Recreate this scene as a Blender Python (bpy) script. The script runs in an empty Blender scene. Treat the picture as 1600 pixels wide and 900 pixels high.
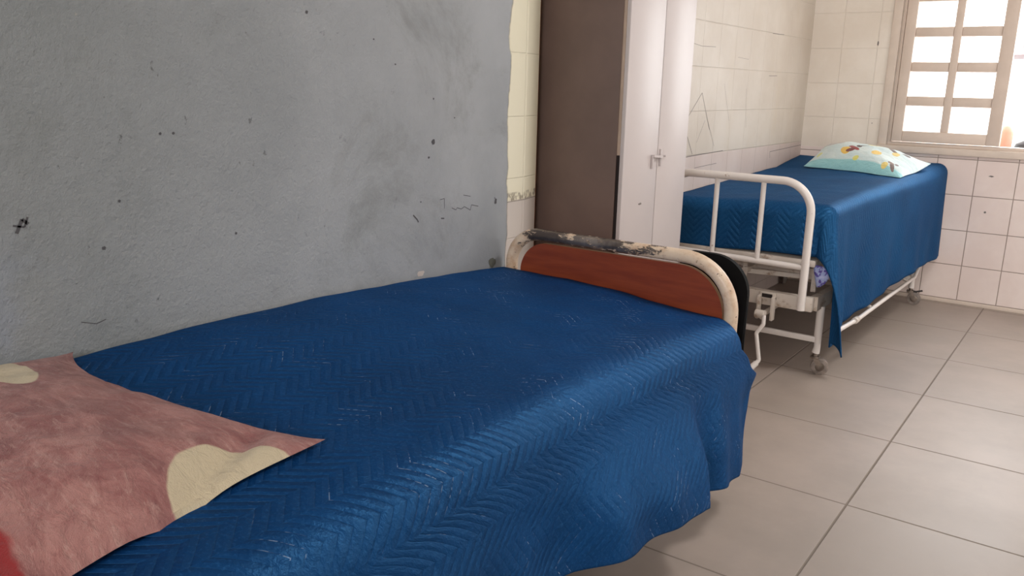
import bpy, bmesh, math, random
from mathutils import Vector, Matrix, noise
random.seed(5)
C = bpy.context.scene.collection
# ------------------------------------------------------------------ camera
FPX, YAW, PITCH, ROLL = 1309.04, 0.618513, 0.239466, 0.024174
CX, CH = 1.81128, 1.17761
fw = Vector((-math.sin(YAW)*math.cos(PITCH), math.cos(YAW)*math.cos(PITCH), -math.sin(PITCH)))
rt = Vector((math.cos(YAW), math.sin(YAW), 0)); up = rt.cross(fw)
r2 = math.cos(ROLL)*rt+math.sin(ROLL)*up; u2 = -math.sin(ROLL)*rt+math.cos(ROLL)*up
cam = bpy.data.cameras.new('camera'); cam.sensor_width = 36; cam.lens = FPX/1600*36
cam.clip_start = .02
co = bpy.data.objects.new('camera', cam); C.objects.link(co)
M = Matrix((r2, u2, -fw)).transposed().to_4x4(); M.translation = (CX, 0, CH)
co.matrix_world = M
bpy.context.scene.camera = co
# ------------------------------------------------------------------ world, lights, exposure
w = bpy.data.worlds.new('world'); bpy.context.scene.world = w; w.use_nodes = True
bg = w.node_tree.nodes['Background']; bg.inputs[0].default_value = (1, .97, .94, 1); bg.inputs[1].default_value = 2.6
vs = bpy.context.scene.view_settings
bpy.context.scene.display_settings.display_device = 'sRGB'
vs.view_transform = 'Standard'; vs.look = 'None'; vs.gamma = 1; vs.use_curve_mapping = False
vs.exposure = 0.0
def area(name, loc, target, sx, sy, power, col, spread=math.pi):
    l = bpy.data.lights.new(name, 'AREA'); l.shape = 'RECTANGLE'; l.size = sx; l.size_y = sy
    l.energy = power; l.color = col; l.spread = spread
    o = bpy.data.objects.new(name, l); C.objects.link(o); o.location = loc
    o.rotation_euler = (Vector(target)-Vector(loc)).to_track_quat('-Z', 'Y').to_euler()
area('window_daylight', (1.3, 5.60, 1.45), (1.3, 3.0, .7), 1.1, 1.0, 26, (.93, .97, 1))
area('side_fill', (3.15, 3.9, 1.3), (.5, 4.3, .9), 1.3, 1.9, 1.5, (1, .93, .90))  # unseen side light, added to brighten the far wall
area('rear_daylight', (2.5, -3.05, 2.1), (1.0, 3.4, .9), 1.3, 1.0, 78, (.99, .965, .97))
area('overhead_fill', (2.0, 2.9, 2.70), (2.0, 2.9, 0), .5, .5, 29, (1, .965, .95))  # unseen overhead light, added to lift the wall and the quilt ridge

# ------------------------------------------------------------------ node helpers
def lin(c):
    f = lambda v: v/12.92 if v <= .04045 else ((v+.055)/1.055)**2.4
    return tuple(f(v/255) for v in c)+(1,)
class NT:
    def __init__(s, name):
        s.m = bpy.data.materials.new(name); s.m.use_nodes = True
        s.t = s.m.node_tree; s.b = s.t.nodes['Principled BSDF']; s.tc = s.t.nodes.new('ShaderNodeTexCoord')
    def put(s, inp, v):
        if hasattr(v, 'is_output') or isinstance(v, bpy.types.NodeSocket): s.t.links.new(v, inp)
        else: inp.default_value = v
    def math(s, op, a, b=0, c=0, clamp=False):
        n = s.t.nodes.new('ShaderNodeMath'); n.operation = op; n.use_clamp = clamp
        for i, v in enumerate((a, b, c)): s.put(n.inputs[i], v)
        return n.outputs[0]
    def mix(s, f, a, b, kind='MIX'):
        n = s.t.nodes.new('ShaderNodeMix'); n.data_type = 'RGBA'; n.blend_type = kind
        s.put(n.inputs[0], f); s.put(n.inputs[6], a); s.put(n.inputs[7], b); return n.outputs[2]
    def noise(s, scale, detail=3, rough=.5, vec=None, out=0, dist=0):
        n = s.t.nodes.new('ShaderNodeTexNoise'); n.inputs['Scale'].default_value = scale
        n.inputs['Detail'].default_value = detail; n.inputs['Roughness'].default_value = rough; n.inputs['Distortion'].default_value = dist
        s.t.links.new(vec if vec else s.tc.outputs['Object'], n.inputs['Vector']); return n.outputs[out]
    def mapping(s, vec, scale=(1,1,1), loc=(0,0,0), rot=(0,0,0)):
        n = s.t.nodes.new('ShaderNodeMapping'); n.inputs['Scale'].default_value = scale
        n.inputs['Location'].default_value = loc; n.inputs['Rotation'].default_value = rot
        s.t.links.new(vec, n.inputs[0]); return n.outputs[0]
    def sep(s, vec):
        n = s.t.nodes.new('ShaderNodeSeparateXYZ'); s.t.links.new(vec, n.inputs[0]); return n.outputs
    def ramp(s, v, a, b):      # smooth 0..1 between a and b
        n = s.t.nodes.new('ShaderNodeMapRange'); n.interpolation_type = 'SMOOTHSTEP'
        s.put(n.inputs[0], v); s.put(n.inputs[1], a); s.put(n.inputs[2], b); return n.outputs[0]
    def bump(s, h, dist=.002, strength=1, nrm=None):
        n = s.t.nodes.new('ShaderNodeBump'); n.inputs['Distance'].default_value = dist; n.inputs['Strength'].default_value = strength
        s.t.links.new(h, n.inputs['Height'])
        if nrm: s.t.links.new(nrm, n.inputs['Normal'])
        return n.outputs[0]
    def fin(s, col=None, rough=None, nrm=None, metal=None, **kw):
        if col is not None: s.put(s.b.inputs['Base Color'], col)
        if rough is not None: s.put(s.b.inputs['Roughness'], rough)
        if metal is not None: s.put(s.b.inputs['Metallic'], metal)
        if nrm is not None: s.put(s.b.inputs['Normal'], nrm)
        for k, v in kw.items(): s.put(s.b.inputs[k.replace('_', ' ')], v)
        return s.m
def line_dist(n, v, period, off):      # distance to nearest multiple of period (+off)
    return n.math('PINGPONG', n.math('SUBTRACT', v, off-period*50), period/2)   # 0 at lines
def simple(name, c, rough=.5, metal=0, var=.06, scale=9, bump=.0004, **kw):
    n = NT(name); c = lin(c); d = tuple(x*(1-var*2.2) for x in c[:3])+(1,)
    nz = n.noise(scale, 4, .6)
    return n.fin(n.mix(n.ramp(nz, .35, .68), d, c), rough, n.bump(n.noise(scale*14, 3), bump), metal, **kw)

# ---- floor: 57 cm glossy greige tiles
n = NT('floor_tile'); X, Y, Z = n.sep(n.tc.outputs['Object'])
gx = line_dist(n, X, .573, 1.322); gy = line_dist(n, Y, .573, 1.831)
g = n.math('MINIMUM', gx, gy); grout = n.math('SUBTRACT', 1, n.ramp(g, .0015, .0042))
cl = n.mix(n.ramp(n.noise(1.6, 6, .62), .35, .68), lin((156,144,135)), lin((171,157,148)))
cl = n.mix(n.math('MULTIPLY', n.ramp(n.noise(2.2, 6, .75), .5, .9), .4), cl, lin((144,134,124)))
cl = n.mix(n.math('MULTIPLY', grout, .8), cl, lin((118,108,98)))
M_floor = n.fin(cl, n.math('ADD', n.math('MULTIPLY', n.noise(3, 2), .10), n.math('ADD', .38, n.math('MULTIPLY', grout, .4))),
                n.bump(n.math('ADD', n.math('MULTIPLY', grout, -1), n.math('MULTIPLY', n.noise(2.5, 2), .25)), .0015))
# ---- far wall tiles (20 cm) under the sill, cream paint above
def tilewall(name, axis, off, offz, zsplit, gs=.8, dk=0):
    n = NT(name); s = n.sep(n.tc.outputs['Object']); H = s[axis]; Zz = s[2]
    gx = line_dist(n, H, .2, off); gz = line_dist(n, Zz, .2, offz)
    grout = n.math('SUBTRACT', 1, n.ramp(n.math('MINIMUM', gx, gz), .001, .0032))
    low = n.math('SUBTRACT', 1, n.ramp(Zz, zsplit-.004, zsplit+.004))
    nz = n.noise(3.5, 5, .6)
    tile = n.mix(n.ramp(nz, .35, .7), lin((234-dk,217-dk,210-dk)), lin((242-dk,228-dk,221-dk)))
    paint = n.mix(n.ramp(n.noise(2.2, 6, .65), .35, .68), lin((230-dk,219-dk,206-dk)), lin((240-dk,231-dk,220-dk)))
    streak = n.noise(6, 5, .6, vec=n.mapping(n.tc.outputs['Object'], (1, 1, .18)))
    paint = n.mix(n.math('MULTIPLY', n.ramp(streak, .52, .78), .3), paint, lin((205,190,168)))
    pg = n.math('MULTIPLY', n.math('MULTIPLY', grout, n.ramp(n.noise(3, 4), .48, .62)), .09)
    paint = n.mix(pg, paint, lin((150,138,124)))
    tile = n.mix(n.math('MULTIPLY', grout, gs), tile, lin((138,120,108)))
    cl = n.mix(low, paint, tile)
    rough = n.math('SUBTRACT', .62, n.math('MULTIPLY', low, .36))
    h = n.math('ADD', n.math('MULTIPLY', grout, -1), n.math('MULTIPLY', n.noise(40, 3), .15))
    return n, cl, rough, h, Zz, s
n, cl, rough, h, Zz, s = tilewall('tile_far', 0, 1.178, .024, .846)
M_far = n.fin(cl, rough, n.bump(h, .0015))
# ---- left wall: rough grey plaster, bare cream strip, then tiles
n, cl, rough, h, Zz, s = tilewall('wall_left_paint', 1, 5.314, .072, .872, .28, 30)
Yy = s[1]
edge = n.math('ADD', Yy, n.math('MULTIPLY', n.math('SUBTRACT', n.noise(5, 4, .55), .5), .07))
isgrey = n.math('SUBTRACT', 1, n.ramp(edge, 2.218, 2.226))
tcx = n.tc.outputs['Object']
gcol = n.mix(n.ramp(n.noise(1.1, 6, .62), .3, .7), lin((148,153,158)), lin((174,178,183)))
gcol = n.mix(n.math('MULTIPLY', n.ramp(n.noise(2.6, 8, .72, dist=.4), .50, .72), .5), gcol, lin((118,121,118)))
grime_shade = n.math('MULTIPLY', n.math('SUBTRACT', 1, n.ramp(Yy, .6, 1.9)), .55)  # darker greenish towards the left: grime with the wall's shade painted in
gcol = n.mix(grime_shade, gcol, n.mix(n.noise(3, 4), lin((104,111,110)), lin((128,135,135))))
# fine flecks and chips
flk = n.ramp(n.noise(38, 4, .7, vec=n.mapping(tcx, (1, 1, .75))), .66, .74)
flk = n.math('MULTIPLY', flk, n.math('SUBTRACT', 1, n.ramp(Yy, 1.0, 2.2)))
gcol = n.mix(n.math('MULTIPLY', flk, .75), gcol, lin((88,90,92)))
fl2 = n.ramp(n.noise(55, 3, .6), .70, .76)
gcol = n.mix(n.math('MULTIPLY', fl2, .35), gcol, lin((176,172,160)))
# pale bluish patch low at the left
pb = n.math('MULTIPLY', n.math('SUBTRACT', 1, n.ramp(Yy, .55, .95)), n.ramp(n.noise(4, 5, .6), .45, .62))
gcol = n.mix(n.math('MULTIPLY', n.math('MULTIPLY', pb, n.math('SUBTRACT', 1, n.ramp(Zz, .78, .95))), .5), gcol, lin((142,152,170)))
strip = n.math('SUBTRACT', 1, n.ramp(Yy, 2.9, 2.95))
crm = n.mix(n.noise(6, 4), lin((238,233,208)), lin((245,240,218)))
lowt = n.mix(n.noise(6, 4), lin((205,196,190)), lin((216,208,200)))
crm = n.mix(n.ramp(Zz, .795, .805), lowt, crm)
band = n.math('MULTIPLY', n.ramp(Zz, .797, .800), n.math('SUBTRACT', 1, n.ramp(Zz, .822, .830)))
bn = n.ramp(n.noise(45, 3, .7, vec=n.mapping(tcx, (1, 1, .6))), .42, .58)
crm = n.mix(n.math('MULTIPLY', n.math('MULTIPLY', band, bn), .75), crm, lin((120,108,92)))
ln1 = n.math('SUBTRACT', 1, n.ramp(n.math('ABSOLUTE', n.math('SUBTRACT', Zz, .797)), .0008, .0022))
crm = n.mix(n.math('MULTIPLY', ln1, .7), crm, lin((110,100,88)))
cl = n.mix(strip, cl, crm); cl = n.mix(isgrey, cl, gcol)
hh = n.math('ADD', n.math('MULTIPLY', n.noise(24, 6, .7), .9), n.math('MULTIPLY', n.noise(90, 3, .6), .35))
hh = n.math('MULTIPLY', hh, n.math('SUBTRACT', 1.25, n.math('MULTIPLY', n.ramp(Yy, .8, 2.3), .9)))
mh = n.t.nodes.new('ShaderNodeMix'); mh.data_type = 'FLOAT'
n.put(mh.inputs[0], isgrey); n.put(mh.inputs[2], n.math('MULTIPLY', h, .2)); n.put(mh.inputs[3], n.math('ADD', hh, .4))
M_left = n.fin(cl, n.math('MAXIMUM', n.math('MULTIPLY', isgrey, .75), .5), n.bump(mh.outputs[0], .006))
M_plain = simple('cream_paint', (222,212,196), .7)
M_ceil = simple('ceiling_paint', (225,220,210), .8)

# ---- quilted blue cloth
def quilt(name, c1, c2, rowlen=.055, sp=.028, stitch=.85, dist=.0028, fade=True, gloss=.115):
    n = NT(name); uv = n.tc.outputs['UV']; wob = n.noise(4, 2, vec=uv)
    U, V, _ = n.sep(uv)
    zz = n.math('PINGPONG', n.math('ADD', U, 50*rowlen), rowlen)
    ph = n.math('ADD', n.math('SUBTRACT', V, n.math('MULTIPLY', zz, .95)), n.math('MULTIPLY', wob, .02))
    d = n.math('DIVIDE', n.math('PINGPONG', n.math('ADD', ph, 3), sp/2), sp/2)
    puff = n.math('POWER', n.math('MAXIMUM', d, .0001), .5)
    if fade: puff = n.math('MULTIPLY', n.math('MULTIPLY', puff, n.math('SUBTRACT', 1, n.math('MULTIPLY', .55, n.ramp(U, 1.03, 1.12)))), n.math('MULTIPLY', n.ramp(n.noise(2.6, 3, vec=uv), .25, .55), n.math('SUBTRACT', 1.25, n.math('MULTIPLY', n.ramp(V, .9, 1.7), n.math('SUBTRACT', 1, n.math('MULTIPLY', .5, n.ramp(U, .8, .95)))))))
    fine = n.noise(160, 3, .6, vec=uv)
    h = n.math('ADD', puff, n.math('MULTIPLY', n.noise(26, 4, .6, vec=uv, dist=.5), 1.6))
    h = n.math('ADD', h, n.math('MULTIPLY', fine, .35))
    base = n.mix(n.ramp(n.noise(3, 5, .6, vec=uv), .3, .7), lin(c1), lin(c2))
    base = n.mix(n.math('MULTIPLY', n.ramp(fine, .5, .72), .45), base, lin(tuple(min(255, v+34) for v in c2)))
    st = n.math('SUBTRACT', 1, n.ramp(d, .04, .10))
    dash = n.ramp(n.noise(140, 1, vec=n.mapping(uv, (1, .35, 1))), .48, .56)
    patch = n.ramp(n.noise(7, 3, .6, vec=uv), .53, .66)
    base = n.mix(n.math('MULTIPLY', n.math('MULTIPLY', st, dash), n.math('MULTIPLY', patch, stitch)), base, lin((150,172,205)))
    bp = n.bump(h, dist)
    m = n.fin(base, .7, bp, Specular_IOR_Level=.08)
    gl = n.t.nodes.new('ShaderNodeBsdfGlossy'); gl.inputs['Color'].default_value = lin((84,152,206)); gl.inputs['Roughness'].default_value = .40
    n.t.links.new(bp, gl.inputs['Normal']); mx = n.t.nodes.new('ShaderNodeMixShader'); mx.inputs[0].default_value = gloss
    n.t.links.new(n.b.outputs[0], mx.inputs[1]); n.t.links.new(gl.outputs[0], mx.inputs[2])
    n.t.links.new(mx.outputs[0], n.t.nodes['Material Output'].inputs[0]); return m
M_quilt = quilt('blue_quilting', (2,48,98), (5,60,116))
M_quilt2 = quilt('blue_quilting_worn', (3,50,94), (8,64,110), stitch=.15, dist=.0015, fade=False)

# ---- white bed enamel, worn
n = NT('white_enamel'); sc = n.ramp(n.noise(30, 5, .7), .66, .72)
M_white = n.fin(n.mix(sc, lin((226,219,214)), lin((150,120,96))), .32, n.bump(n.noise(30, 5), .0005))
n = NT('dusty_enamel'); sc = n.ramp(n.noise(18, 6, .7), .52, .72)
M_dusty = n.fin(n.mix(sc, lin((206,196,186)), lin((150,128,108))), .5, n.bump(n.noise(30, 5), .0006))
# ---- chrome tube with flaking cream paint and dark tarnish
n = NT('flaking_tube'); X, Y, Z = n.sep(n.tc.outputs['Object'])
nz = n.noise(34, 7, .75, vec=n.mapping(n.tc.outputs['Object'], (.55, 1, 1.4)))
bias = n.math('MULTIPLY', n.ramp(X, -.12, .30), .24)                 # more paint left towards the right post
bias2 = n.math('MULTIPLY', n.math('SUBTRACT', 1, n.ramp(X, -.36, -.26)), .20)
pt = n.ramp(n.math('ADD', n.math('ADD', nz, bias), bias2), .58, .62)
metal = n.math('SUBTRACT', 1, pt)
tar = n.mix(n.ramp(n.noise(12, 5, .6), .35, .65), lin((96,86,82)), lin((158,148,142)))
paint = n.mix(n.ramp(n.noise(20, 5, .7), .4, .7), lin((226,206,184)), lin((204,172,144)))
rust = n.ramp(n.noise(60, 4, .7), .64, .70)
paint = n.mix(rust, paint, lin((92,60,42)))
M_tube = n.fin(n.mix(pt, tar, paint), n.math('ADD', .22, n.math('MULTIPLY', pt, .15)), n.bump(n.math('ADD', pt, n.math('MULTIPLY', nz, .3)), .0012), n.math('MULTIPLY', metal, .6))
n = NT('red_brown_laminate')
gr = n.noise(5, 4, .6, vec=n.mapping(n.tc.outputs['Object'], (1, 1, 9)))
M_board = n.fin(n.mix(n.ramp(gr, .3, .7), lin((122,50,30)), lin((142,66,38))), .42, n.bump(n.noise(60, 2), .0002))
M_boardedge = simple('board_edge', (176,140,108), .5)
M_black = simple('black_vinyl', (9,9,12), .8, var=.2, Specular_IOR_Level=.2)
M_brown = simple('brown_steel', (112,92,84), .55, var=.08, scale=4, bump=.0002)
M_door = simple('white_lacquer', (200,191,190), .42, var=.02, scale=3, bump=.0002)
M_doorgap = simple('dark_gap', (34,24,22), .8)
M_beige = simple('beige_strip', (190,168,150), .6)
M_rubber = simple('dark_rubber', (42,38,38), .6)
M_wheel = simple('grey_wheel', (150,138,130), .45, var=.2, scale=40)
M_steel = simple('dull_steel', (140,128,118), .35, .7, var=.2, scale=30)
M_mat = simple('mattress_vinyl', (30,46,96), .5)
M_frame = simple('window_paint', (222,204,190), .5, var=.03)
M_sill = simple('sill_paint', (224,208,194), .5, var=.03)
M_mark = simple('dark_scuff', (84,84,88), .8)
M_pencil = simple('pencil_line', (128,120,116), .8)
M_chip = simple('plaster_chip', (215,205,198), .8)
M_rust = simple('rusty_edge', (166,104,62), .8, var=.2, scale=30)
n = NT('frosted_glass')
for l in list(n.t.links): n.t.links.remove(l)
tr = n.t.nodes.new('ShaderNodeBsdfTransparent'); tr.inputs[0].default_value = (.97, .97, .97, 1)
tl = n.t.nodes.new('ShaderNodeBsdfTranslucent'); tl.inputs[0].default_value = (.95, .95, .95, 1)
mx = n.t.nodes.new('ShaderNodeMixShader'); mx.inputs[0].default_value = .35
n.t.links.new(tr.outputs[0], mx.inputs[1]); n.t.links.new(tl.outputs[0], mx.inputs[2])
n.t.links.new(mx.outputs[0], n.t.nodes['Material Output'].inputs[0]); M_glass = n.m
# ---- pillowcases
n = NT('rose_pillowcase'); uv = n.tc.outputs['UV']; U, V, _ = n.sep(uv)
nz = n.noise(3.2, 7, .68, vec=uv, dist=.8); n2 = n.noise(9, 7, .75, vec=n.mapping(uv, (1, 2.6, 1), rot=(0, 0, .6)), dist=1.2)
base = n.mix(n.ramp(nz, .34, .66), lin((136,84,84)), lin((178,128,123)))
base = n.mix(n.math('MULTIPLY', n.ramp(n2, .5, .7), .5), base, lin((204,170,160)))
base = n.mix(n.math('MULTIPLY', n.ramp(n.noise(5, 8, .78, vec=uv, dist=1.5), .48, .66), .6), base, lin((134,72,72)))
n3 = n.noise(4, 3, vec=uv)
base = n.mix(n.math('MULTIPLY', n.math('SUBTRACT', 1, n.ramp(n.math('ADD', V, n.math('MULTIPLY', n3, .2)), -.34, -.31)), .95), base, lin((150,24,30)))
def ell(cu, cv, ru, rv, rot=0, wob=.08):
    c, s_ = math.cos(rot), math.sin(rot)
    du = n.math('SUBTRACT', U, cu); dv = n.math('SUBTRACT', V, cv)
    a = n.math('DIVIDE', n.math('ADD', n.math('MULTIPLY', du, c), n.math('MULTIPLY', dv, s_)), ru)
    b = n.math('DIVIDE', n.math('SUBTRACT', n.math('MULTIPLY', dv, c), n.math('MULTIPLY', du, s_)), rv)
    r = n.math('SQRT', n.math('ADD', n.math('MULTIPLY', a, a), n.math('MULTIPLY', b, b)))
    r = n.math('ADD', r, n.math('MULTIPLY', n.math('SUBTRACT', n.noise(6, 3, vec=uv), .5), wob*2))
    return n.math('SUBTRACT', 1, n.ramp(r, .97, 1.02))
PATCH = [(-.60, .30, .42, .20, .03), (1.02, .47, .25, .31, .1)]
for e in PATCH: base = n.mix(ell(*e), base, lin((206,192,164)))
wv = n.noise(170, 3, .6, vec=uv)
M_rose = n.fin(base, .8, n.bump(n.math('ADD', n.noise(11, 5, .65, vec=uv, dist=.6), n.math('MULTIPLY', wv, .15)), .008), Sheen_Weight=.15)
n = NT('pale_blue_pillowcase'); uv = n.tc.outputs['UV']; U, V, _ = n.sep(uv)
base = n.mix(n.ramp(n.noise(2.5, 3, vec=uv), .35, .65), lin((200,220,223)), lin((216,230,230)))
hemc = n.math('SUBTRACT', 1, n.ramp(V, -.80, -.74))
base = n.mix(hemc, base, lin((150,206,212)))
for (cu, cv, ru, rv, rot, c) in [
    (-.30, -.05, .085, .15, .2, (230,190,90)), (-.17, .12, .06, .12, .9, (150,60,60)), (-.10, .30, .05, .10, .2, (80,66,66)), (-.02, .42, .09, .05, .5, (86,74,74)),
    (-.20, -.02, .05, .10, -.5, (120,56,56)), (.32, .05, .085, .14, 0, (232,200,110)), (.02, -.40, .05, .09, 0, (216,216,120)), (.50, .62, .05, .12, .7, (110,90,84)),
    (.60, .45, .06, .10, 0, (226,204,130)), (.72, .76, .06, .07, -.5, (96,84,84)), (.62, -.46, .05, .12, 0, (228,206,120)), (.76, -.42, .035, .15, .3, (120,106,100)),
    (.70, -.28, .06, .05, 0, (140,120,110)), (.80, -.20, .03, .08, 0, (110,96,96)), (-.66, .52, .18, .03, .2, (180,160,160)), (-.40, .86, .08, .04, 0, (130,130,120)),
    (.1, .78, .13, .06, 0, (222,214,160)), (-.82, -.2, .04, .12, 0, (216,220,150)), (-.62, .8, .05, .1, .3, (206,214,160))]:
    base = n.mix(ell(cu, cv-.30, ru*1.15, rv*1.25, rot, .25), base, lin(c))
M_pale = n.fin(base, .8, n.bump(n.noise(7, 4, .6, vec=uv), .01), Sheen_Weight=.15)
n = NT('purple_print'); v = n.noise(60, 2)
M_purple = n.fin(n.mix(n.ramp(v, .42, .5), lin((86,72,150)), n.mix(n.noise(90, 1), lin((110,140,200)), lin((190,190,220)))), .8)

# ------------------------------------------------------------------ mesh helpers
def mk(name, bm, mats, parent=None, smooth=True, origin=None):
    """bm is in world metres; linked as one object, vertices made relative to parent's origin"""
    me = bpy.data.meshes.new(name)
    org = Vector(origin) if origin is not None else (Vector(parent['_org']) if parent is not None else Vector((0, 0, 0)))
    bmesh.ops.translate(bm, verts=bm.verts, vec=-org)
    bmesh.ops.recalc_face_normals(bm, faces=bm.faces)
    if smooth:
        for f in bm.faces: f.smooth = True
        for e in bm.edges:
            if len(e.link_faces) == 2 and e.calc_face_angle(0) > math.radians(38): e.smooth = False
    bm.to_mesh(me); bm.free()
    for m in (mats if isinstance(mats, (list, tuple)) else [mats]): me.materials.append(m)
    o = bpy.data.objects.new(name, me); C.objects.link(o)
    o['_org'] = tuple(org)
    if parent is not None: o.parent = parent; o['_org'] = parent['_org']
    else: o.location = org
    return o
def thing(name, loc, label, cat, group=None):
    o = bpy.data.objects.new(name, None); C.objects.link(o); o.location = loc; o['_org'] = tuple(loc)
    o.empty_display_size = .1
    return tag(o, label, cat, group)
def tag(o, label, cat, group=None):
    o['label'] = label; o['category'] = cat
    if group: o['group'] = group
    return o
def struct(o): o['kind'] = 'structure'; return o
def box(bm, x0, x1, y0, y1, z0, z1, bev=0, mi=0):
    vs_ = [bm.verts.new((x, y, z)) for x in (x0, x1) for y in (y0, y1) for z in (z0, z1)]
    F = [(0,1,3,2), (4,6,7,5), (0,4,5,1), (2,3,7,6), (0,2,6,4), (1,5,7,3)]
    fs = [bm.faces.new([vs_[i] for i in f]) for f in F]
    for f in fs: f.material_index = mi
    if bev:
        es = list({e for f in fs for e in f.edges})
        bmesh.ops.bevel(bm, geom=es, offset=bev, segments=2, affect='EDGES', profile=.5)
    return fs
def B(x0, x1, y0, y1, z0, z1, bev=0):
    bm = bmesh.new(); box(bm, x0, x1, y0, y1, z0, z1, bev); return bm
def obox(bm, p0, p1, wd, ht, upv=(0, 0, 1)):
    """a bar from p0 to p1 with rectangular section"""
    p0, p1 = Vector(p0), Vector(p1); d = (p1-p0).normalized(); s_ = d.cross(Vector(upv)).normalized(); u = s_.cross(d)
    q = [p + s_*a*wd/2 + u*b*ht/2 for p in (p0, p1) for a, b in ((-1,-1), (1,-1), (1,1), (-1,1))]
    v = [bm.verts.new(x) for x in q]
    for f in [(0,3,2,1), (4,5,6,7), (0,1,5,4), (1,2,6,5), (2,3,7,6), (3,0,4,7)]: bm.faces.new([v[i] for i in f])
def rounded(pts, r, k=7):
    """path through pts with rounded corners; r number or list per inner corner"""
    out = [Vector(pts[0])]
    for i in range(1, len(pts)-1):
        a, b, c = Vector(pts[i-1]), Vector(pts[i]), Vector(pts[i+1]); rr = r[i-1] if isinstance(r, (list, tuple)) else r
        u, v = (a-b).normalized(), (c-b).normalized(); ang = u.angle(v); d = min(rr/math.tan(ang/2), (a-b).length*.98, (c-b).length*.98)
        rr2 = d*math.tan(ang/2); cen = b+(u+v).normalized()*(rr2/math.sin(ang/2))
        s0, s1 = b+u*d-cen, b+v*d-cen; tot = s0.angle(s1); ax = s0.cross(s1).normalized()
        for j in range(k+1): out.append(cen+Matrix.Rotation(tot*j/k, 3, ax) @ s0)
    out.append(Vector(pts[-1])); return out
def tube(bm, path, r, seg=14, cap=True):
    path = [Vector(p) for p in path]; path = [p for i, p in enumerate(path) if i == 0 or (p-path[i-1]).length > 1e-5]
    rs = r if isinstance(r, (list, tuple)) else [r]*len(path)
    t0 = (path[1]-path[0]).normalized(); nrm = t0.orthogonal().normalized(); rings = []
    for i, p in enumerate(path):
        t = ((path[min(i+1, len(path)-1)]-p).normalized()+(p-path[max(i-1, 0)]).normalized()).normalized()
        nrm = (nrm-t*nrm.dot(t)).normalized(); bn_ = t.cross(nrm)
        rings.append([bm.verts.new(p+(nrm*math.cos(2*math.pi*k/seg)+bn_*math.sin(2*math.pi*k/seg))*rs[i]) for k in range(seg)])
    for a, b in zip(rings, rings[1:]):
        for k in range(seg): bm.faces.new((a[k], a[(k+1) % seg], b[(k+1) % seg], b[k]))
    if cap: bm.faces.new(rings[0][::-1]); bm.faces.new(rings[-1])
def T(path, r, seg=14): bm = bmesh.new(); tube(bm, path, r, seg); return bm
def lathe(bm, cen, axis, prof, seg=28):
    """prof: (offset along axis, radius)"""
    cen = Vector(cen); ax = Vector(axis).normalized(); a = ax.orthogonal().normalized(); b = ax.cross(a); rings = []
    for h, r in prof: rings.append([bm.verts.new(cen+ax*h+(a*math.cos(2*math.pi*k/seg)+b*math.sin(2*math.pi*k/seg))*max(r, 1e-4)) for k in range(seg)])
    for p, q in zip(rings, rings[1:]):
        for k in range(seg): bm.faces.new((p[k], p[(k+1) % seg], q[(k+1) % seg], q[k]))
    bm.faces.new(rings[0][::-1]); bm.faces.new(rings[-1])
def grid(bm, nu, nv, fn, uvfn=None):
    g = [[bm.verts.new(fn(i, j)) for j in range(nv+1)] for i in range(nu+1)]
    uvl = bm.loops.layers.uv.verify()
    for i in range(nu):
        for j in range(nv):
            idx = ((i, j), (i+1, j), (i+1, j+1), (i, j+1)); f = bm.faces.new([g[a][b] for a, b in idx])
            if uvfn:
                for l, (a, b) in zip(f.loops, idx): l[uvl].uv = uvfn(a, b)
    return g
def smooth(t, a=0., b=1.): t = max(0., min(1., (t-a)/(b-a))); return t*t*(3-2*t)
def lerp_tab(tab, x):
    if x <= tab[0][0]: return tab[0][1]
    for (a, va), (b, vb) in zip(tab, tab[1:]):
        if x <= b: return va+(vb-va)*(x-a)/(b-a)
    return tab[-1][1]
def smooth_tab(tab, x, w_=.06): return sum(lerp_tab(tab, x+k*w_/2) for k in (-2, -1, 0, 1, 2))/5
def nz3(x, y, z=0): return noise.noise(Vector((x, y, z)))

# ------------------------------------------------------------------ room shell
D = 5.314; XR = 3.3; Y0 = -3.2; HC = 2.75
struct(mk('floor', B(-.1, XR+.1, Y0-.1, D+.1, -.1, 0), M_floor))
struct(mk('ceiling', B(-.1, XR+.1, Y0-.1, D+.1, HC, HC+.1), M_ceil))
bm = bmesh.new()
plan = [(.2, Y0-.1), (.2, 2.323), (.178, 2.42), (.125, 2.455), (.125, 3.02), (.2, 3.08), (.2, D+.1), (-.1, D+.1), (-.1, Y0-.1)]
lo = [bm.verts.new((x, y, 0)) for x, y in plan]; hi = [bm.verts.new((x, y, HC)) for x, y in plan]
for i in range(len(plan)): j = (i+1) % len(plan); bm.faces.new((lo[i], lo[j], hi[j], hi[i]))
bm.faces.new(lo); bm.faces.new(hi)
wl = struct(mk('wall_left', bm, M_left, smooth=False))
# far wall with a window opening x .70..1.84, z .93..1.99
bm = bmesh.new()
WX0, WX1, WZ0, WZ1 = .70, 1.86, .885, 1.94
for a in ((.2, WX0, 0, HC), (WX0, WX1, 0, .855), (WX0, WX1, WZ1, HC), (WX1, XR+.1, 0, HC)):
    box(bm, a[0], a[1], D, D+.14, a[2], a[3])
wf = struct(mk('wall_far', bm, M_far, smooth=False))
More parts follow.
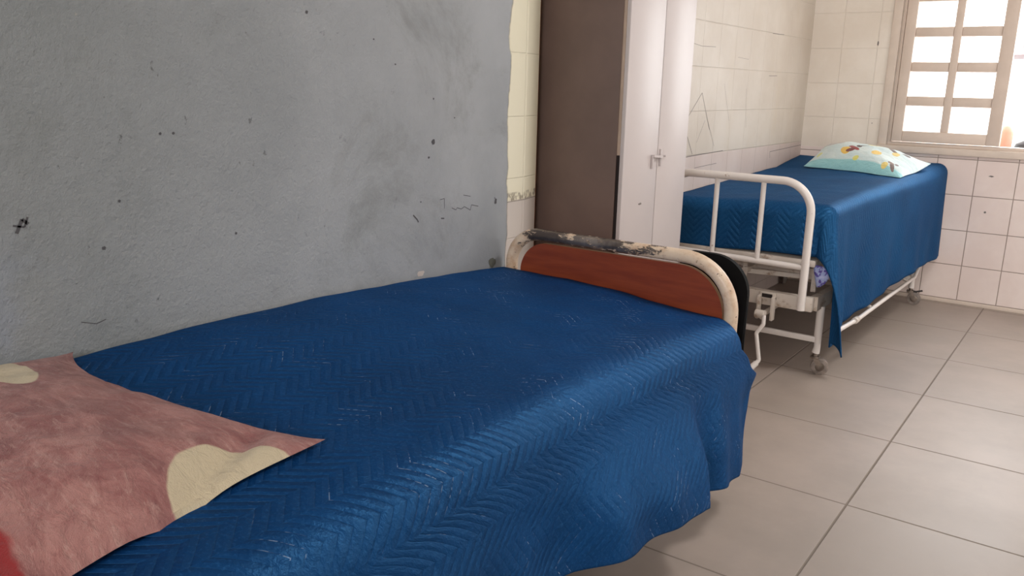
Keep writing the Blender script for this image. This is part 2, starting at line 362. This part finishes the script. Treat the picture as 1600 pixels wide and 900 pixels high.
# right wall with an unseen opening, added for light, at y 3.2..4.6, back wall with a window
bm = bmesh.new()
for a in ((Y0-.1, 3.2, 0, HC), (3.2, 4.6, 2.25, HC), (4.6, D+.1, 0, HC)): box(bm, XR, XR+.12, a[0], a[1], a[2], a[3])
struct(mk('wall_right', bm, M_plain, smooth=False))
bm = bmesh.new()
for a in ((.2, 1.4, 0, HC), (1.4, 3.2, 0, 1.2), (1.4, 3.2, 2.68, HC), (3.2, XR, 0, HC)): box(bm, a[0], a[1], Y0-.12, Y0, a[2], a[3])
struct(mk('wall_back', bm, M_plain, smooth=False))
struct(mk('baseboard_far', B(.2, XR, D-.006, D, 0, .022, .002), M_sill))
# sill band
struct(mk('trim_1', B(.64, 1.9, D-.022, D+.002, .842, .882, .004), M_sill))
struct(mk('trim_2', B(.645, .694, D-.010, D+.002, .882, 2.0, .003), M_sill))

# ---- window: left casement shut, the right one open
win = struct(mk('window_1', B(WX0, WX1, D-.012, D+.05, .882, .902, .003), M_frame))   # bottom rail of the frame
mk('frame_side', B(WX0-.0, WX0+.016, D-.012, D+.05, .902, WZ1, .003), M_frame, win)
mk('frame_side', B(WX1-.03, WX1, D-.012, D+.05, .902, WZ1, .003), M_frame, win)
mk('frame_head', B(WX0+.016, WX1-.03, D-.012, D+.05, WZ1-.03, WZ1, .003), M_frame, win)
cas = mk('casement', B(WX0+.020, WX0+.076, D-.024, D+.02, .905, WZ1-.032, .004), M_frame, win)
L, Rr = WX0+.076, 1.205
bars = bmesh.new()
mk('stile', B(Rr, 1.272, D-.024, D+.02, .905, WZ1-.032, .004), M_frame, cas)
mk('bottom_rail', B(L, Rr, D-.024, D+.02, .905, .966, .003), M_frame, cas)
mk('top_rail', B(L, Rr, D-.024, D+.02, 1.865, WZ1-.032, .003), M_frame, cas)
mxc = (L+Rr)/2
mk('muntin', B(mxc-.021, mxc+.021, D-.018, D+.015, .966, 1.865, .004), M_frame, cas)
zb = [.966]
for k in range(4):
    zc = 1.134+k*.188
    bm = bmesh.new()
    box(bm, L, mxc-.021, D-.016, D+.013, zc-.027, zc+.027, .006); box(bm, mxc+.021, Rr, D-.016, D+.013, zc-.027, zc+.027, .006)
    mk('glazing_bar', bm, M_frame, cas); zb.append(zc)
zb.append(1.865)
for k in range(5):
    for (a, b) in ((L, mxc-.021), (mxc+.021, Rr)):
        mk('pane', B(a, b, D-.003, D+.001, zb[k]+(.027 if k else 0), zb[k+1]-(.027 if k < 4 else 0)), M_glass, cas, smooth=False)

# ---- pencil lines, scuffs and chips: thin ribbons lying on the walls
def ribbons(name, lines, axis, off, mat, parent, thick=.0006):
    bm = bmesh.new()
    for pts, wd in lines:
        for (a, b) in zip(pts, pts[1:]):
            a, b = Vector(a), Vector(b); d = b-a; wdn = wd*.62
            if d.length < 1e-6: continue
            s_ = Vector((-d.y, d.x))*(wdn/2/d.length)
            q = [a-s_, b-s_, b+s_, a+s_]
            if axis == 0: vsx = [Vector((off+thick, p.x, p.y)) for p in q]
            else: vsx = [Vector((p.x, off-thick, p.y)) for p in q]
            bm.faces.new([bm.verts.new(v) for v in vsx])
    return mk(name, bm, mat, parent, smooth=False)
def blob(bm, axis, off, u, v, ru, rv, seed=0, thick=.0008):
    pts = []
    for k in range(14):
        a = 2*math.pi*k/14; r = 1+.45*nz3(math.cos(a)*1.3+seed*7.1, math.sin(a)*1.3, seed)
        p = (u+math.cos(a)*ru*r, v+math.sin(a)*rv*r)
        pts.append(Vector((off+thick, p[0], p[1])) if axis == 0 else Vector((p[0], off-thick, p[1])))
    bm.faces.new([bm.verts.new(p) for p in pts])
ribbons('pencil_lines', [
    ([(3.742, 1.156), (3.60, 1.045)], .005), ([(3.742, 1.156), (3.86, .985)], .005), ([(3.60, .975), (3.68, .878)], .006),
    ([(3.60, .868), (3.80, .872), (4.05, .876)], .006), ([(3.80, 1.03), (3.72, .93)], .003), ([(3.83, 1.03), (3.93, .905)], .003),
    ([(3.72, .812), (3.98, .818)], .004), ([(4.3, 1.18), (4.34, .98)], .002), ([(4.0, 1.2), (4.1, 1.02)], .002),
    ([(3.58, 1.372), (3.70, 1.362), (3.86, 1.366)], .003), ([(4.15, 1.33), (4.3, 1.325)], .002), ([(4.62, 1.47), (4.8, 1.475)], .004),
    ([(4.62, 1.25), (4.75, 1.253)], .004), ([(4.75, .836), (5.31, .850)], .005), ([(4.75, .836), (4.76, .80)], .006)], 0, .2, M_pencil, wl)
ribbons('scuff_marks', [
    ([(1.768, .805), (1.785, .79), (1.79, .782)], .007), ([(1.885, .838), (1.905, .84), (1.905, .81)], .003), ([(1.89, .782), (1.905, .78)], .006),
    ([(1.94, .808), (1.96, .80), (1.965, .806), (1.985, .80), (2.0, .806), (2.03, .792), (2.035, .808), (2.07, .80)], .0032),
    ([(1.995, .842), (2.03, .835)], .003), ([(2.155, .82), (2.165, .80)], .005),
    ([(.70, .89), (.712, .915), (.722, .905)], .010), ([(.695, .905), (.715, .90), (.722, .918)], .006),
    ([(.80, .70), (.83, .69), (.85, .695)], .003)], 0, .2, M_mark, wl)
bm = bmesh.new()
for i, (u, v, ru, rv) in enumerate([(1.855, 1.008, .008, .007), (1.835, .965, .004, .003), (1.855, 1.13, .003, .003), (1.40, 1.33, .004, .004), (1.62, 1.28, .003, .002), (1.7, 1.22, .003, .002),
     (.86, .84, .004, .004), (.90, .93, .003, .003), (1.0, 1.06, .003, .003), (1.03, 1.06, .003, .003), (1.17, .83, .003, .003), (2.16, .807, .006, .011), (1.95, 1.075, .003, .002), (1.8, .84, .003, .002)]):
    blob(bm, 0, .2, u, v, ru, rv, i)
mk('scuff_spots', bm, M_mark, wl, smooth=False)
bm = bmesh.new(); blob(bm, 0, .2, 1.80, .629, .016, .008, 3)
mk('plaster_chip', bm, M_chip, wl, smooth=False)
bm = bmesh.new(); blob(bm, 0, .2, 2.148, .607, .018, .016, 5)
mk('old_paint_patch', bm, simple('olive_stain', (104,106,98), .8), wl, smooth=False)
bm = bmesh.new()
for i, (u, v, ru, rv) in enumerate([(.58, 1.451, .004, .014), (1.256, .741, .012, .004), (1.253, .541, .006, .006), (.60, 1.0, .003, .003)]): blob(bm, 1, D, u, v, ru, rv, i+20)
mk('scuff_spots', bm, M_pencil, wf, smooth=False)

# ---- plain stand-ins for unidentified shapes past the open casement
tag(mk('slab', B(1.05, 2.6, 5.95, 6.6, 1.41, 1.58, .01), simple('lilac_grey_paint', (206,198,210), .7)), 'pale lilac-grey eave outside above the open half of the window', 'slab')
bm = bmesh.new(); tube(bm, [(1.25, 5.66, 0), (1.255, 5.66, .9), (1.262, 5.66, .97), (1.262, 5.66, 1.0), (1.262, 5.66, 1.012)], [.045, .042, .036, .024, .008], 16)
tag(mk('post', bm, simple('brick_red_shape', (206,140,120), .7), origin=(1.25, 5.66, 0)), 'reddish round-topped shape outside the open half of the window', 'post')
bm = bmesh.new()
lathe(bm, (1.42, 5.85, 0), (0, 0, 1), [(0, .12), (.80, .13), (.86, .135), (.90, .12), (.925, .07), (.932, .02)], 24)
tag(mk('dome', bm, simple('black_dome', (30,26,30), .4), origin=(1.42, 5.85, 0)), 'black round-topped barrel outside the open half of the window', 'dome')
struct(mk('ground', B(-4, 6, D+.2, 10, -.12, -.02), simple('ground_cement', (190,184,176), .9)))

# ------------------------------------------------------------------ wardrobe
wd = thing('wardrobe', (.30, 2.72, 0), 'narrow two-door wardrobe, brown side and white doors, standing between the two beds', 'wardrobe')
WX, WY0, WY1, WH = .478, 2.47, 2.965, 1.95
bm = bmesh.new(); box(bm, .145, WX-.024, WY0, WY1, .0, WH, .002)
mk('cabinet_body', bm, M_brown, wd)
bm = bmesh.new(); box(bm, .145, WX, WY0-.004, WY0, .0, .952); box(bm, .145, WX-.012, WY0-.004, WY0, .952, WH)
sp_ = mk('side_panel', B(.145, WX-.013, WY0-.004, WY0, .02, WH, .001), M_brown, wd)
mk('rusty_edge', B(.141, .149, WY0-.006, WY0-.003, .02, WH, .001), M_rust, wd)
mk('edge_strip', B(WX-.024, WX-.003, WY0, WY0+.014, .955, WH, .001), M_beige, wd)
mk('shadow_gap', B(WX-.024, WX-.004, WY0+.001, WY0+.014, .02, .955), M_doorgap, wd)
ym = 2.722
for (a, b) in ((WY0+.001, ym-.002), (ym+.002, WY1)):
    bm = bmesh.new(); box(bm, WX-.003, WX+.012, a, b, .03, WH-.01, .002)
    d = mk('door', bm, M_door, wd)
    if a > 2.6:
        bm = bmesh.new(); box(bm, WX+.012, WX+.020, ym+.012, ym+.020, .905, .965, .002); box(bm, WX+.012, WX+.022, ym+.045, ym+.053, .935, .942, .002)
        mk('latch_plate', bm, M_door, d)
    else:
        bm = bmesh.new(); box(bm, WX+.012, WX+.020, ym-.05, ym-.042, .900, .948, .002)
        obox(bm, (WX+.022, ym-.05, .944), (WX+.022, ym+.02, .938), .006, .008)
        mk('latch', bm, M_door, d)
        bm = bmesh.new(); blob(bm, 0, WX+.012, 2.607, .783, .012, .004, 9); mk('scuff', bm, M_pencil, d, smooth=False)

# ------------------------------------------------------------------ near bed
ZW = [(-.5, .635), (.6, .635), (.78, .637), (1.07, .646), (1.41, .639), (1.75, .623), (2.12, .597), (2.3, .583)]
ZR = [(-.5, .615), (.4, .61), (.9, .60), (1.4, .59), (1.8, .575), (2.15, .556), (2.3, .55)]
XE = [(-.5, 1.09), (.6, 1.075), (.9, 1.055), (1.2, 1.035), (1.5, 1.03), (1.9, 1.04), (2.15, 1.050)]
def near_top(x, y, w_=.0):
    t = smooth((x-.2)/.8); z = smooth_tab(ZW, y)*(1-t)+smooth_tab(ZR, y)*t
    return z+.008*math.sin(math.pi*min(1, max(0, (x-.2)/.85)))+.004*nz3(x*4, y*3, 2)
bed = thing('hospital_bed', (.62, 1.2, 0), 'old hospital bed along grey wall, with red-brown panel in flaking tubular end', 'bed')
yh = 2.2
arch = rounded([(.243, yh, .30), (.243, yh, .71), (1.0, yh, .71), (1.0, yh, .30)], [.105, .15], 14)
ft = mk('end_frame', T(arch, .0195, 20), M_tube, bed)
for x, y in ((.30, 1.72), (.80, 1.72), (.30, .25), (.90, .25)):
    lg = mk('leg', T([(x, y, .03), (x, y, .34)], .017), M_tube, bed)
    bm = bmesh.new(); lathe(bm, (x, y, 0), (0, 0, 1), [(0, .022), (.004, .024), (.05, .024), (.055, .021)], 18); mk('rubber_foot', bm, M_rubber, lg)
bm = bmesh.new()
op = rounded([(.283, yh, .35), (.283, yh, .686), (.978, yh, .686), (.978, yh, .35)], [.10, .14], 14)
ys = (yh-.008, yh+.008)
fr = [bm.verts.new((p.x, ys[0], p.z)) for p in op]; bk = [bm.verts.new((p.x, ys[1], p.z)) for p in op]
bm.faces.new(fr); bm.faces.new(bk[::-1])
for i in range(len(op)):
    j = (i+1) % len(op); f = bm.faces.new((fr[i], bk[i], bk[j], fr[j])); f.material_index = 1
mk('end_panel', bm, [M_board, M_boardedge], bed)
for x in (.262, .98): mk('panel_bolt', T([(x, yh, .50), (x+(.03 if x < .5 else -.03), yh, .50)], .006, 8), M_steel, bed)
for sx in (.27, .975): mk('side_rail', B(sx-.02, sx+.02, .02, yh-.02, .33, .38, .004), M_tube, bed)
hd = mk('head_frame', T(rounded([(.243, .0, .30), (.243, .0, .55), (1.0, .0, .55), (1.0, .0, .30)], .1, 8), .019, 14), M_tube, bed)
bm = bmesh.new()
for k in range(8): box(bm, .29, .955, .15+k*.26, .19+k*.26, .375, .39)
mk('bed_slats', bm, M_steel, bed)
# mattress
def mattress(name, x0, x1, y0, y1, zb_, ztop, rad, mat, nu=20, nv=36):
    bm = bmesh.new(); rings = []
    def ring(z, ins):
        return [bm.verts.new((x, y, z if not callable(z) else z(x, y))) for x, y in outline(x0+ins, x1-ins, y0+ins, y1-ins, max(rad*1.6-ins, .01))]
    def outline(a, b, c, d, r):
        o = []
        for cx_, cy_, st in ((b-r, d-r, 0), (a+r, d-r, 90), (a+r, c+r, 180), (b-r, c+r, 270)):
            for k in range(7): t = math.radians(st+15*k); o.append((cx_+r*math.cos(t), cy_+r*math.sin(t)))
        return o
    R = [ring(zb_, .02), ring(zb_+.02, 0), ring(lambda x, y: ztop(x, y)-rad, 0), ring(lambda x, y: ztop(x, y)-rad*.3, rad*.3), ring(ztop, rad)]
    for p, q in zip(R, R[1:]):
        for k in range(len(p)): bm.faces.new((p[k], p[(k+1) % len(p)], q[(k+1) % len(p)], q[k]))
    bm.faces.new(R[0]); bm.faces.new(R[-1])
    return mk(name, bm, mat, origin=((x0+x1)/2, (y0+y1)/2, zb_))
tag(mattress('mattress', .225, 1.0, .04, 2.15, .395, lambda x, y: near_top(x, y)-.03, .05, M_mat), 'mattress under the blue quilt of the near bed', 'mattress')
# quilt
RC = .088
def near_fold(y, t):
    """outward swing of the hanging side; t 0 at ridge .. 1 at hem"""
    f = .055*smooth(y, 1.0, 1.78)*(1-smooth(y, 1.83, 1.885))
    f += .018*math.sin(y*9.5)*(1-smooth(y, 1.5, 1.8))+.012*math.sin(y*23+1)*smooth(t, .3, 1)*(1-smooth(y, 1.6, 1.8))
    f += .020*math.exp(-((y-2.02)/.05)**2)-.012*math.exp(-((y-1.93)/.035)**2)
    return f*smooth(t, .08, .8)+.008*nz3(y*6, t*3, 4)*t
HEM = [(-.5, .27), (.9, .27), (1.28, .245), (1.5, .215), (1.8, .175), (1.84, .165), (1.88, .155), (2.0, .14), (2.15, .115), (2.24, .125), (2.31, .20), (2.36, .25)]
YEND = [(0, 2.172), (.06, 2.21), (.13, 2.29), (.22, 2.325), (.35, 2.305), (.6, 2.275), (.8, 2.25), (1, 2.21)]
NS_T, NS_C, NS_D, NV = 60, 8, 60, 260
def near_pt(i, j):
    v = j/NV
    if i <= NS_T:
        u = i/NS_T; y = -.35+v*(2.172+.35); xe = smooth_tab(XE, y); x = .206+u*(xe-RC-.206)
        z = near_top(x, y)+.0025*nz3(x*14, y*9, 1)
        if u < .03: z -= .006*(1-u/.03)
        # little crumple before the end board
        return Vector((x, y, z)), x
    if i <= NS_T+NS_C:
        a = (i-NS_T)/NS_C*math.pi/2*.93; y = -.35+v*(2.172+.35); xe = smooth_tab(XE, y)
        z0 = near_top(xe-RC, y)
        return Vector((xe-RC+RC*math.sin(a), y, z0-RC*(1-math.cos(a)))), xe-RC+RC*a
    t = (i-NS_T-NS_C)/NS_D; ye = smooth_tab(YEND, t, .12) if t > .12 else smooth_tab(YEND, t, t); y = -.35+v*(ye+.35)
    a = math.pi/2*.93; yb = min(y, 2.172); xe = smooth_tab(XE, min(y, 2.15)); z0 = near_top(xe-RC, yb)-RC*(1-math.cos(a)); xs = xe-RC+RC*math.sin(a)
    zh = lerp_tab(HEM, y); z = z0+(zh-z0)*t
    if y > 2.15: z -= .05*smooth(y, 2.15, 2.30)*(1-t)*smooth(t, 0, .12)
    x = xs+.034*t+near_fold(y, t)
    if y > 2.16: x -= .024*smooth(y, 2.14, 2.26)*smooth(t, .15, .5)
    return Vector((x, y, z)), xe-RC+RC*a+(z0-z)
NI = NS_T+NS_C+NS_D
bm = bmesh.new()
PT = [[near_pt(i, j) for j in range(NV+1)] for i in range(NI+1)]
grid(bm, NI, NV, lambda i, j: PT[i][j][0], lambda i, j: (PT[i][j][1], -.35+j/NV*2.56))
cov = mk('quilt', bm, M_quilt, origin=(.62, 1.1, .6))
tag(cov, 'blue zigzag-quilted bedspread covering the near bed and hanging towards the floor', 'bedspread')
md = cov.modifiers.new('thick', 'SOLIDIFY'); md.thickness = .007; md.offset = -1

# pillow builder
def pillow(name, cor, zbase, H, mat, origin, pin=.10, crease=None, nu=56, nv=44, pv=0):
    """cor: corners (u-,v-),(u+,v-),(u+,v+),(u-,v+) in x,y"""
    def xy(u, v):
        uu = u*(1-pin*(1-v*v)**1.2*.8) ; vv = v*(1-(pin+(pv*(1-.4*u) if v > 0 else 0))*(1-u*u)**.9)
        a, b = (uu+1)/2, (vv+1)/2
        q = [Vector(c) for c in cor]
        return q[0]*(1-a)*(1-b)+q[1]*a*(1-b)+q[2]*a*b+q[3]*(1-a)*b
    def prof(u, v):
        a = max(0, 1-abs(u)**2.2); b = max(0, 1-abs(v)**2.2)
        return (a**.62)*(b**.62)
    bm = bmesh.new(); uvl = bm.loops.layers.uv.verify(); lay = []
    for side in (0, 1):
        g = []
        for i in range(nu+1):
            row = []
            for j in range(nv+1):
                u = -math.cos(math.pi*i/nu)*.5+(2*i/nu-1)*.5; v = -math.cos(math.pi*j/nv)*.5+(2*j/nv-1)*.5
                p = xy(u, v); zb_ = zbase(p.x, p.y); h = prof(u, v)
                if side == 0:
                    z = zb_+.006+H*h+.010*nz3(p.x*7, p.y*7, 3)*min(1, h*2)+.006*nz3(p.x*19, p.y*15, 8)*min(1, h*2)
                    if crease: z += crease(u, v)
                else: z = zb_+.003
                if side == 1 and (i in (0, nu) or j in (0, nv)): row.append(lay[0][i][j])
                else: row.append((bm.verts.new((p.x, p.y, z)), (u, v)))
            g.append(row)
        lay.append(g)
        for i in range(nu):
            for j in range(nv):
                idx = [g[i][j], g[i+1][j], g[i+1][j+1], g[i][j+1]]
                f = bm.faces.new([q[0] for q in idx])
                for l, q in zip(f.loops, idx): l[uvl].uv = q[1]
    return mk(name, bm, mat, origin=origin)
def cr1(u, v):
    d = (u-.93)*.75+(v-.35)*.25
    return -.02*math.exp(-(d/.05)**2)*smooth(v, -.2, .3)*(1-smooth(v, .8, 1))
pw = pillow('pillow', [(.22, .20), (1.00, .17), (.858, .838), (.215, .772)], lambda x, y: near_top(x, y)+.004, .075, M_rose, (.6, .5, .64), .12, cr1, pv=.15)
tag(pw, 'worn rose-pink pillow with cream oval patches on the near bed', 'pillow')

# ------------------------------------------------------------------ black panel behind the end frame
bm = bmesh.new(); yb0, yb1 = 2.280, 2.298
op = rounded([(.80, yb0, .30), (.80, yb0, .712), (1.013, yb0, .712), (1.013, yb0, .30)], [.04, .11], 12)
fr = [bm.verts.new(p) for p in op]; bk = [bm.verts.new((p.x, yb1, p.z)) for p in op]
bm.faces.new(fr); bm.faces.new(bk[::-1])
for i in range(len(op)): j = (i+1) % len(op); bm.faces.new((fr[i], bk[i], bk[j], fr[j]))
bmesh.ops.bevel(bm, geom=[e for e in bm.edges if e.is_manifold and abs(e.verts[0].co.y-e.verts[1].co.y) < 1e-6], offset=.006, segments=2, affect='EDGES')
pb_ = mk('outer_panel', bm, M_black, bed); pb_['label'] = 'black round-cornered panel behind the tubular end'
for x in (.84, .95): mk('panel_spacer', B(x, x+.02, yh-.002, 2.284, .50, .52, .002), M_black, bed)

# ------------------------------------------------------------------ far bed
b2 = thing('hospital_bed', (.58, 4.3, 0), 'white enamelled crank hospital bed on castors under the window', 'bed')
yf = 3.40
fb = mk('foot_frame', T(rounded([(.222, yf, .30), (.222, yf, .822), (.848, yf, .822), (.848, yf, .30)], [.11, .125], 12), .0165, 18), M_white, b2)
mk('lower_bar', T([(.222, yf, .485), (.848, yf, .478)], .0125), M_white, fb)
for x in (.447, .647): mk('spindle', T([(x, yf, .485), (x, yf, .822)], .0105), M_white, fb)
# deck frame
yc = 3.44
mk('end_channel', B(.215, .885, yc-.018, yc+.018, .292, .352, .003), M_dusty, b2)
mk('end_channel', B(.215, .985, 5.20, 5.236, .292, .352, .003), M_dusty, b2)
for x0, x1 in ((.895, .955), (.235, .235)):
    bm = bmesh.new(); obox(bm, (x0-.012, yc+.018, .322), (x1-.012, 5.20, .322), .03, .06); mk('side_channel', bm, M_dusty, b2)
bm = bmesh.new(); obox(bm, (.30, 3.5, .40), (.86, 3.62, .40), .02, .02); obox(bm, (.56, 3.52, .41), (.64, 4.3, .42), .02, .02)
obox(bm, (.28, 3.60, .43), (.87, 3.60, .425), .02, .03)
mk('lift_arm', bm, M_dusty, b2)
bm = bmesh.new(); box(bm, .212, .875, 3.445, 5.18, .475, .502, .004); mk('mattress_platform', bm, M_dusty, b2)
for x in (.25, .55, .85):
    for y in (3.55, 5.1): bm = bmesh.new(); obox(bm, (x, y, .352), (x, y, .476), .02, .02, (0, 1, 0)); mk('riser', bm, M_dusty, b2)
def caster(x, y, ang, brake=False):
    c = bmesh.new(); d = Vector((math.cos(ang), math.sin(ang), 0)); s_ = Vector((-d.y, d.x, 0)); cen = Vector((x, y, .036))+d*.022
    tube(c, [(x, y, .075), (x, y, .10)], .010, 10)
    box(c, x-.017, x+.017, y-.017, y+.017, .070, .080, .002)
    for sg in (-1, 1): obox(c, Vector((x, y, .076))+s_*sg*.016, cen+s_*sg*.016, .022, .004, s_)
    o = mk('caster', c, M_steel, b2)
    wv_ = bmesh.new(); lathe(wv_, cen, s_, [(-.011, .030), (-.009, .036), (.009, .036), (.011, .030)], 24)
    wo = mk('wheel', wv_, M_wheel, o)
    hb = bmesh.new(); lathe(hb, cen, s_, [(-.0135, .016), (-.012, .019), (.012, .019), (.0135, .016)], 18); mk('hub', hb, M_steel, o)
    if brake:
        k = bmesh.new(); tube(k, [Vector((x, y, .078))-d*.02, Vector((x, y, .076))+d*.03, Vector((x, y, .086))+d*.062], .005, 8); mk('brake_pedal', k, M_rubber, o)
    return o
for (x, y, a, br, ln) in ((.893, 3.53, .35, False, .895), (.24, 3.53, .4, False, .24), (.962, 5.13, .1, True, .962), (.24, 5.13, 2.2, False, .24)):
    leg = bmesh.new(); tube(leg, [(ln, y, .30), (ln, y, .17), (ln+.002, y, .165), (ln+.002, y, .12), (x, y, .095)], [.0165, .0165, .014, .014, .0165], 14)
    mk('leg', leg, M_white, b2); caster(x, y, a, br)
mk('crossbar', B(.24, .895, 3.521, 3.539, .140, .165, .003), M_white, b2)
mk('crossbar', B(.24, .962, 5.121, 5.139, .140, .165, .003), M_white, b2)
# crank bracket + crank
bm = bmesh.new()
for x in (.672, .732): box(bm, x-.006, x+.006, yc-.050, yc-.018, .235, .335, .002)
box(bm, .666, .738, yc-.030, yc-.018, .322, .352, .002)
br = mk('crank_bracket', bm, M_dusty, b2)
mk('bracket_slot', B(.680, .724, yc-.0315, yc-.0295, .328, .344), M_doorgap, br)
mk('crank_shaft', T([(.702, yc+.25, .27), (.702, yc-.05, .262), (.700, yc-.075, .25)], .011, 12), M_dusty, br)
bm = bmesh.new(); lathe(bm, (.690, yc-.065, .262), (1, 0, 0), [(-.02, .014), (-.018, .018), (.018, .018), (.02, .014)], 14)
mk('crank_joint', bm, M_dusty, br)
cr = mk('crank', T(rounded([(.712, yc-.075, .262), (.716, yc-.085, .225), (.693, yc-.095, .185), (.72, yc-.11, .075), (.688, yc-.16, .012+.012)], .012, 4), .0085, 12), M_white, b2)
bm = bmesh.new(); tube(bm, [(.7135, yc-.120, .065), (.689, yc-.158, .027)], .0125, 14); mk('grip', bm, M_white, cr)
bm = bmesh.new(); tube(bm, [(.689, yc-.158, .027), (.6865, yc-.162, .023)], .0135, 14); mk('grip_ring', bm, M_rubber, cr)
# folded side rail
rl = mk('side_rail', T(rounded([(.972, 3.535, .207), (.985, 3.80, .200), (.985, 5.06, .172), (.985, 5.19, .235), (.985, 5.21, .35)], .03, 5), [.006]*2+[.0095]*100 if False else .0095, 12), M_white, b2)
bm = bmesh.new(); bmesh.ops.create_icosphere(bm, subdivisions=2, radius=.015, matrix=Matrix.Translation((.972, 3.532, .207))); mk('rail_knob', bm, M_white, rl)
mk('rail_sleeve', T([(.985, 3.80, .202), (.985, 3.75, .203)], .014, 12), M_dusty, rl)
for y in (4.1, 4.86): mk('rail_arm', T([(.985, y, .185), (.925, y, .215)], .008, 10), M_dusty, rl)
# mattress
def far_top(x, y):
    t = smooth(y, 3.47, 5.25); zl = lerp_tab([(3.4, .695), (3.6, .703), (4.86, .739), (5.3, .784)], y); zr = lerp_tab([(3.4, .722), (3.6, .728), (4.8, .765), (5.3, .79)], y)
    s_ = smooth((x-.2)/.6)
    return zl*(1-s_)+zr*s_+.004*nz3(x*5, y*4, 6)
def far_xe(y): return .925+(.11)*smooth(y, 3.45, 5.3)
tag(mattress('mattress', .212, .885, 3.50, 5.27, .503, lambda x, y: far_top(x, y)-.025, .05, M_mat), 'mattress under the blue quilt of the white bed', 'mattress')
# far quilt
YF = 3.462; YB = 5.296; r2_ = .05; NT2, NC2, ND2 = 36, 6, 34; ND_F, NC_F, NVt = 14, 5, 110
def far_pt(i, j):
    # e: arc distance beyond right ridge, d: beyond foot ridge
    nu = NT2+NC2+ND2
    e = 0 if i <= NT2 else (i-NT2)/(NC2+ND2)*.50
    d = 0 if j >= ND_F+NC_F else (ND_F+NC_F-j)/(ND_F+NC_F)*.235
    yt = YF+r2_+(max(j-ND_F-NC_F, 0)/NVt)*(YB-YF-r2_)
    xe = far_xe(yt)-r2_
    x0 = .207+(min(i, NT2)/NT2)*(xe-.207); z0 = far_top(x0, yt)
    if e == 0 and d == 0: return Vector((x0, yt, z0+.002*nz3(x0*15, yt*12, 2)))
    r = math.sqrt(e*e+d*d); th = math.atan2(d, e)
    if e == 0: th = math.pi/2
    if d == 0: th = 0
    arc = min(r, r2_*math.pi/2); a = arc/r2_; out = r2_*math.sin(a); dz = r2_*(1-math.cos(a))+max(0, r-arc)
    hang = max(0, r-arc)
    out += hang*.03
    if e > 0 and d > 0: out += hang*.22*math.sin(2*th)
    hem_z = .268
    z = z0-dz
    x = x0+out*math.cos(th); y = yt-out*math.sin(th)
    if e > 0:
        f = .006*math.sin(yt*11+.5)+.004*math.sin(yt*27)+.02*math.exp(-((yt-3.60)/.05)**2)
        x += f*min(1, hang*3.2)*math.cos(th)
        if d == 0:                      # hem length: level at 0.268
            L_ = e/.50; zt = z0-(z0-(hem_z-.075*(1-smooth(yt, 3.5, 4.9))))*L_ if L_ > .16 else z
            k = smooth(L_, .16, .35); z = z*(1-k)+zt*k
            dp = math.exp(-((yt-YF-r2_)/.07)**2); z -= .06*dp*smooth(L_, .3, 1)
            # behind the post the cloth tucks in
    if d > 0 and e > 0:
        c_ = math.cos(th); z -= .10*smooth(r, .15, .5)*(c_**2)
        z = max(z, .115)
    if d > 0 and e == 0: y += .004*math.sin(x0*22)*min(1, hang*8)
    return Vector((x, y, z))
bm = bmesh.new(); NIf = NT2+NC2+ND2; NJf = ND_F+NC_F+NVt
PF = [[far_pt(i, j) for j in range(NJf+1)] for i in range(NIf+1)]
def uvf(i, j):
    u = .2+min(i, NT2)/NT2*.7+max(0, i-NT2)/(NC2+ND2)*.5
    v = 3.5-max(0, ND_F+NC_F-j)/(ND_F+NC_F)*.235+max(0, j-ND_F-NC_F)/NVt*1.8
    return (u, v)
grid(bm, NIf, NJf, lambda i, j: PF[i][j], uvf)
q2 = mk('quilt', bm, M_quilt2, origin=(.6, 4.4, .7)); md = q2.modifiers.new('thick', 'SOLIDIFY'); md.thickness = .006; md.offset = -1
tag(q2, 'blue quilted bedspread draped over the white bed under the window', 'bedspread')
# sheet corner peeking out behind the post
bm = bmesh.new()
SH = [[(.868, 3.452, .485), (.888, 3.447, .487), (.912, 3.447, .483)], [(.872, 3.443, .462), (.905, 3.438, .468), (.935, 3.441, .462)], [(.880, 3.442, .43), (.905, 3.432, .432), (.936, 3.437, .44)], [(.888, 3.447, .395), (.905, 3.441, .40), (.922, 3.442, .415)]]
grid(bm, 3, 2, lambda i, j: Vector(SH[i][j]))
bmesh.ops.subdivide_edges(bm, edges=bm.edges[:], cuts=2, use_grid_fill=True, smooth=.6)
sh = mk('bed_sheet', bm, M_purple, origin=(.9, 3.44, .44)); md = sh.modifiers.new('t', 'SOLIDIFY'); md.thickness = .003
tag(sh, 'corner of purple printed sheet showing below the quilt behind the white post', 'sheet')
# pillow
def base2(x, y): return far_top(min(max(x, .25), .93), y)+.004
pp = pillow('pillow', [(.365, 4.86), (.945, 4.52), (1.0, 4.98), (.37, 5.24)], lambda x, y: base2(x, y)+.055*smooth(y, 4.75, 5.2), .095, M_pale, (.65, 4.9, .78), .06)
tag(pp, 'pale blue pillow with small yellow and brown print on the white bed', 'pillow')
for o in bpy.data.objects:
    if '_org' in o: del o['_org']
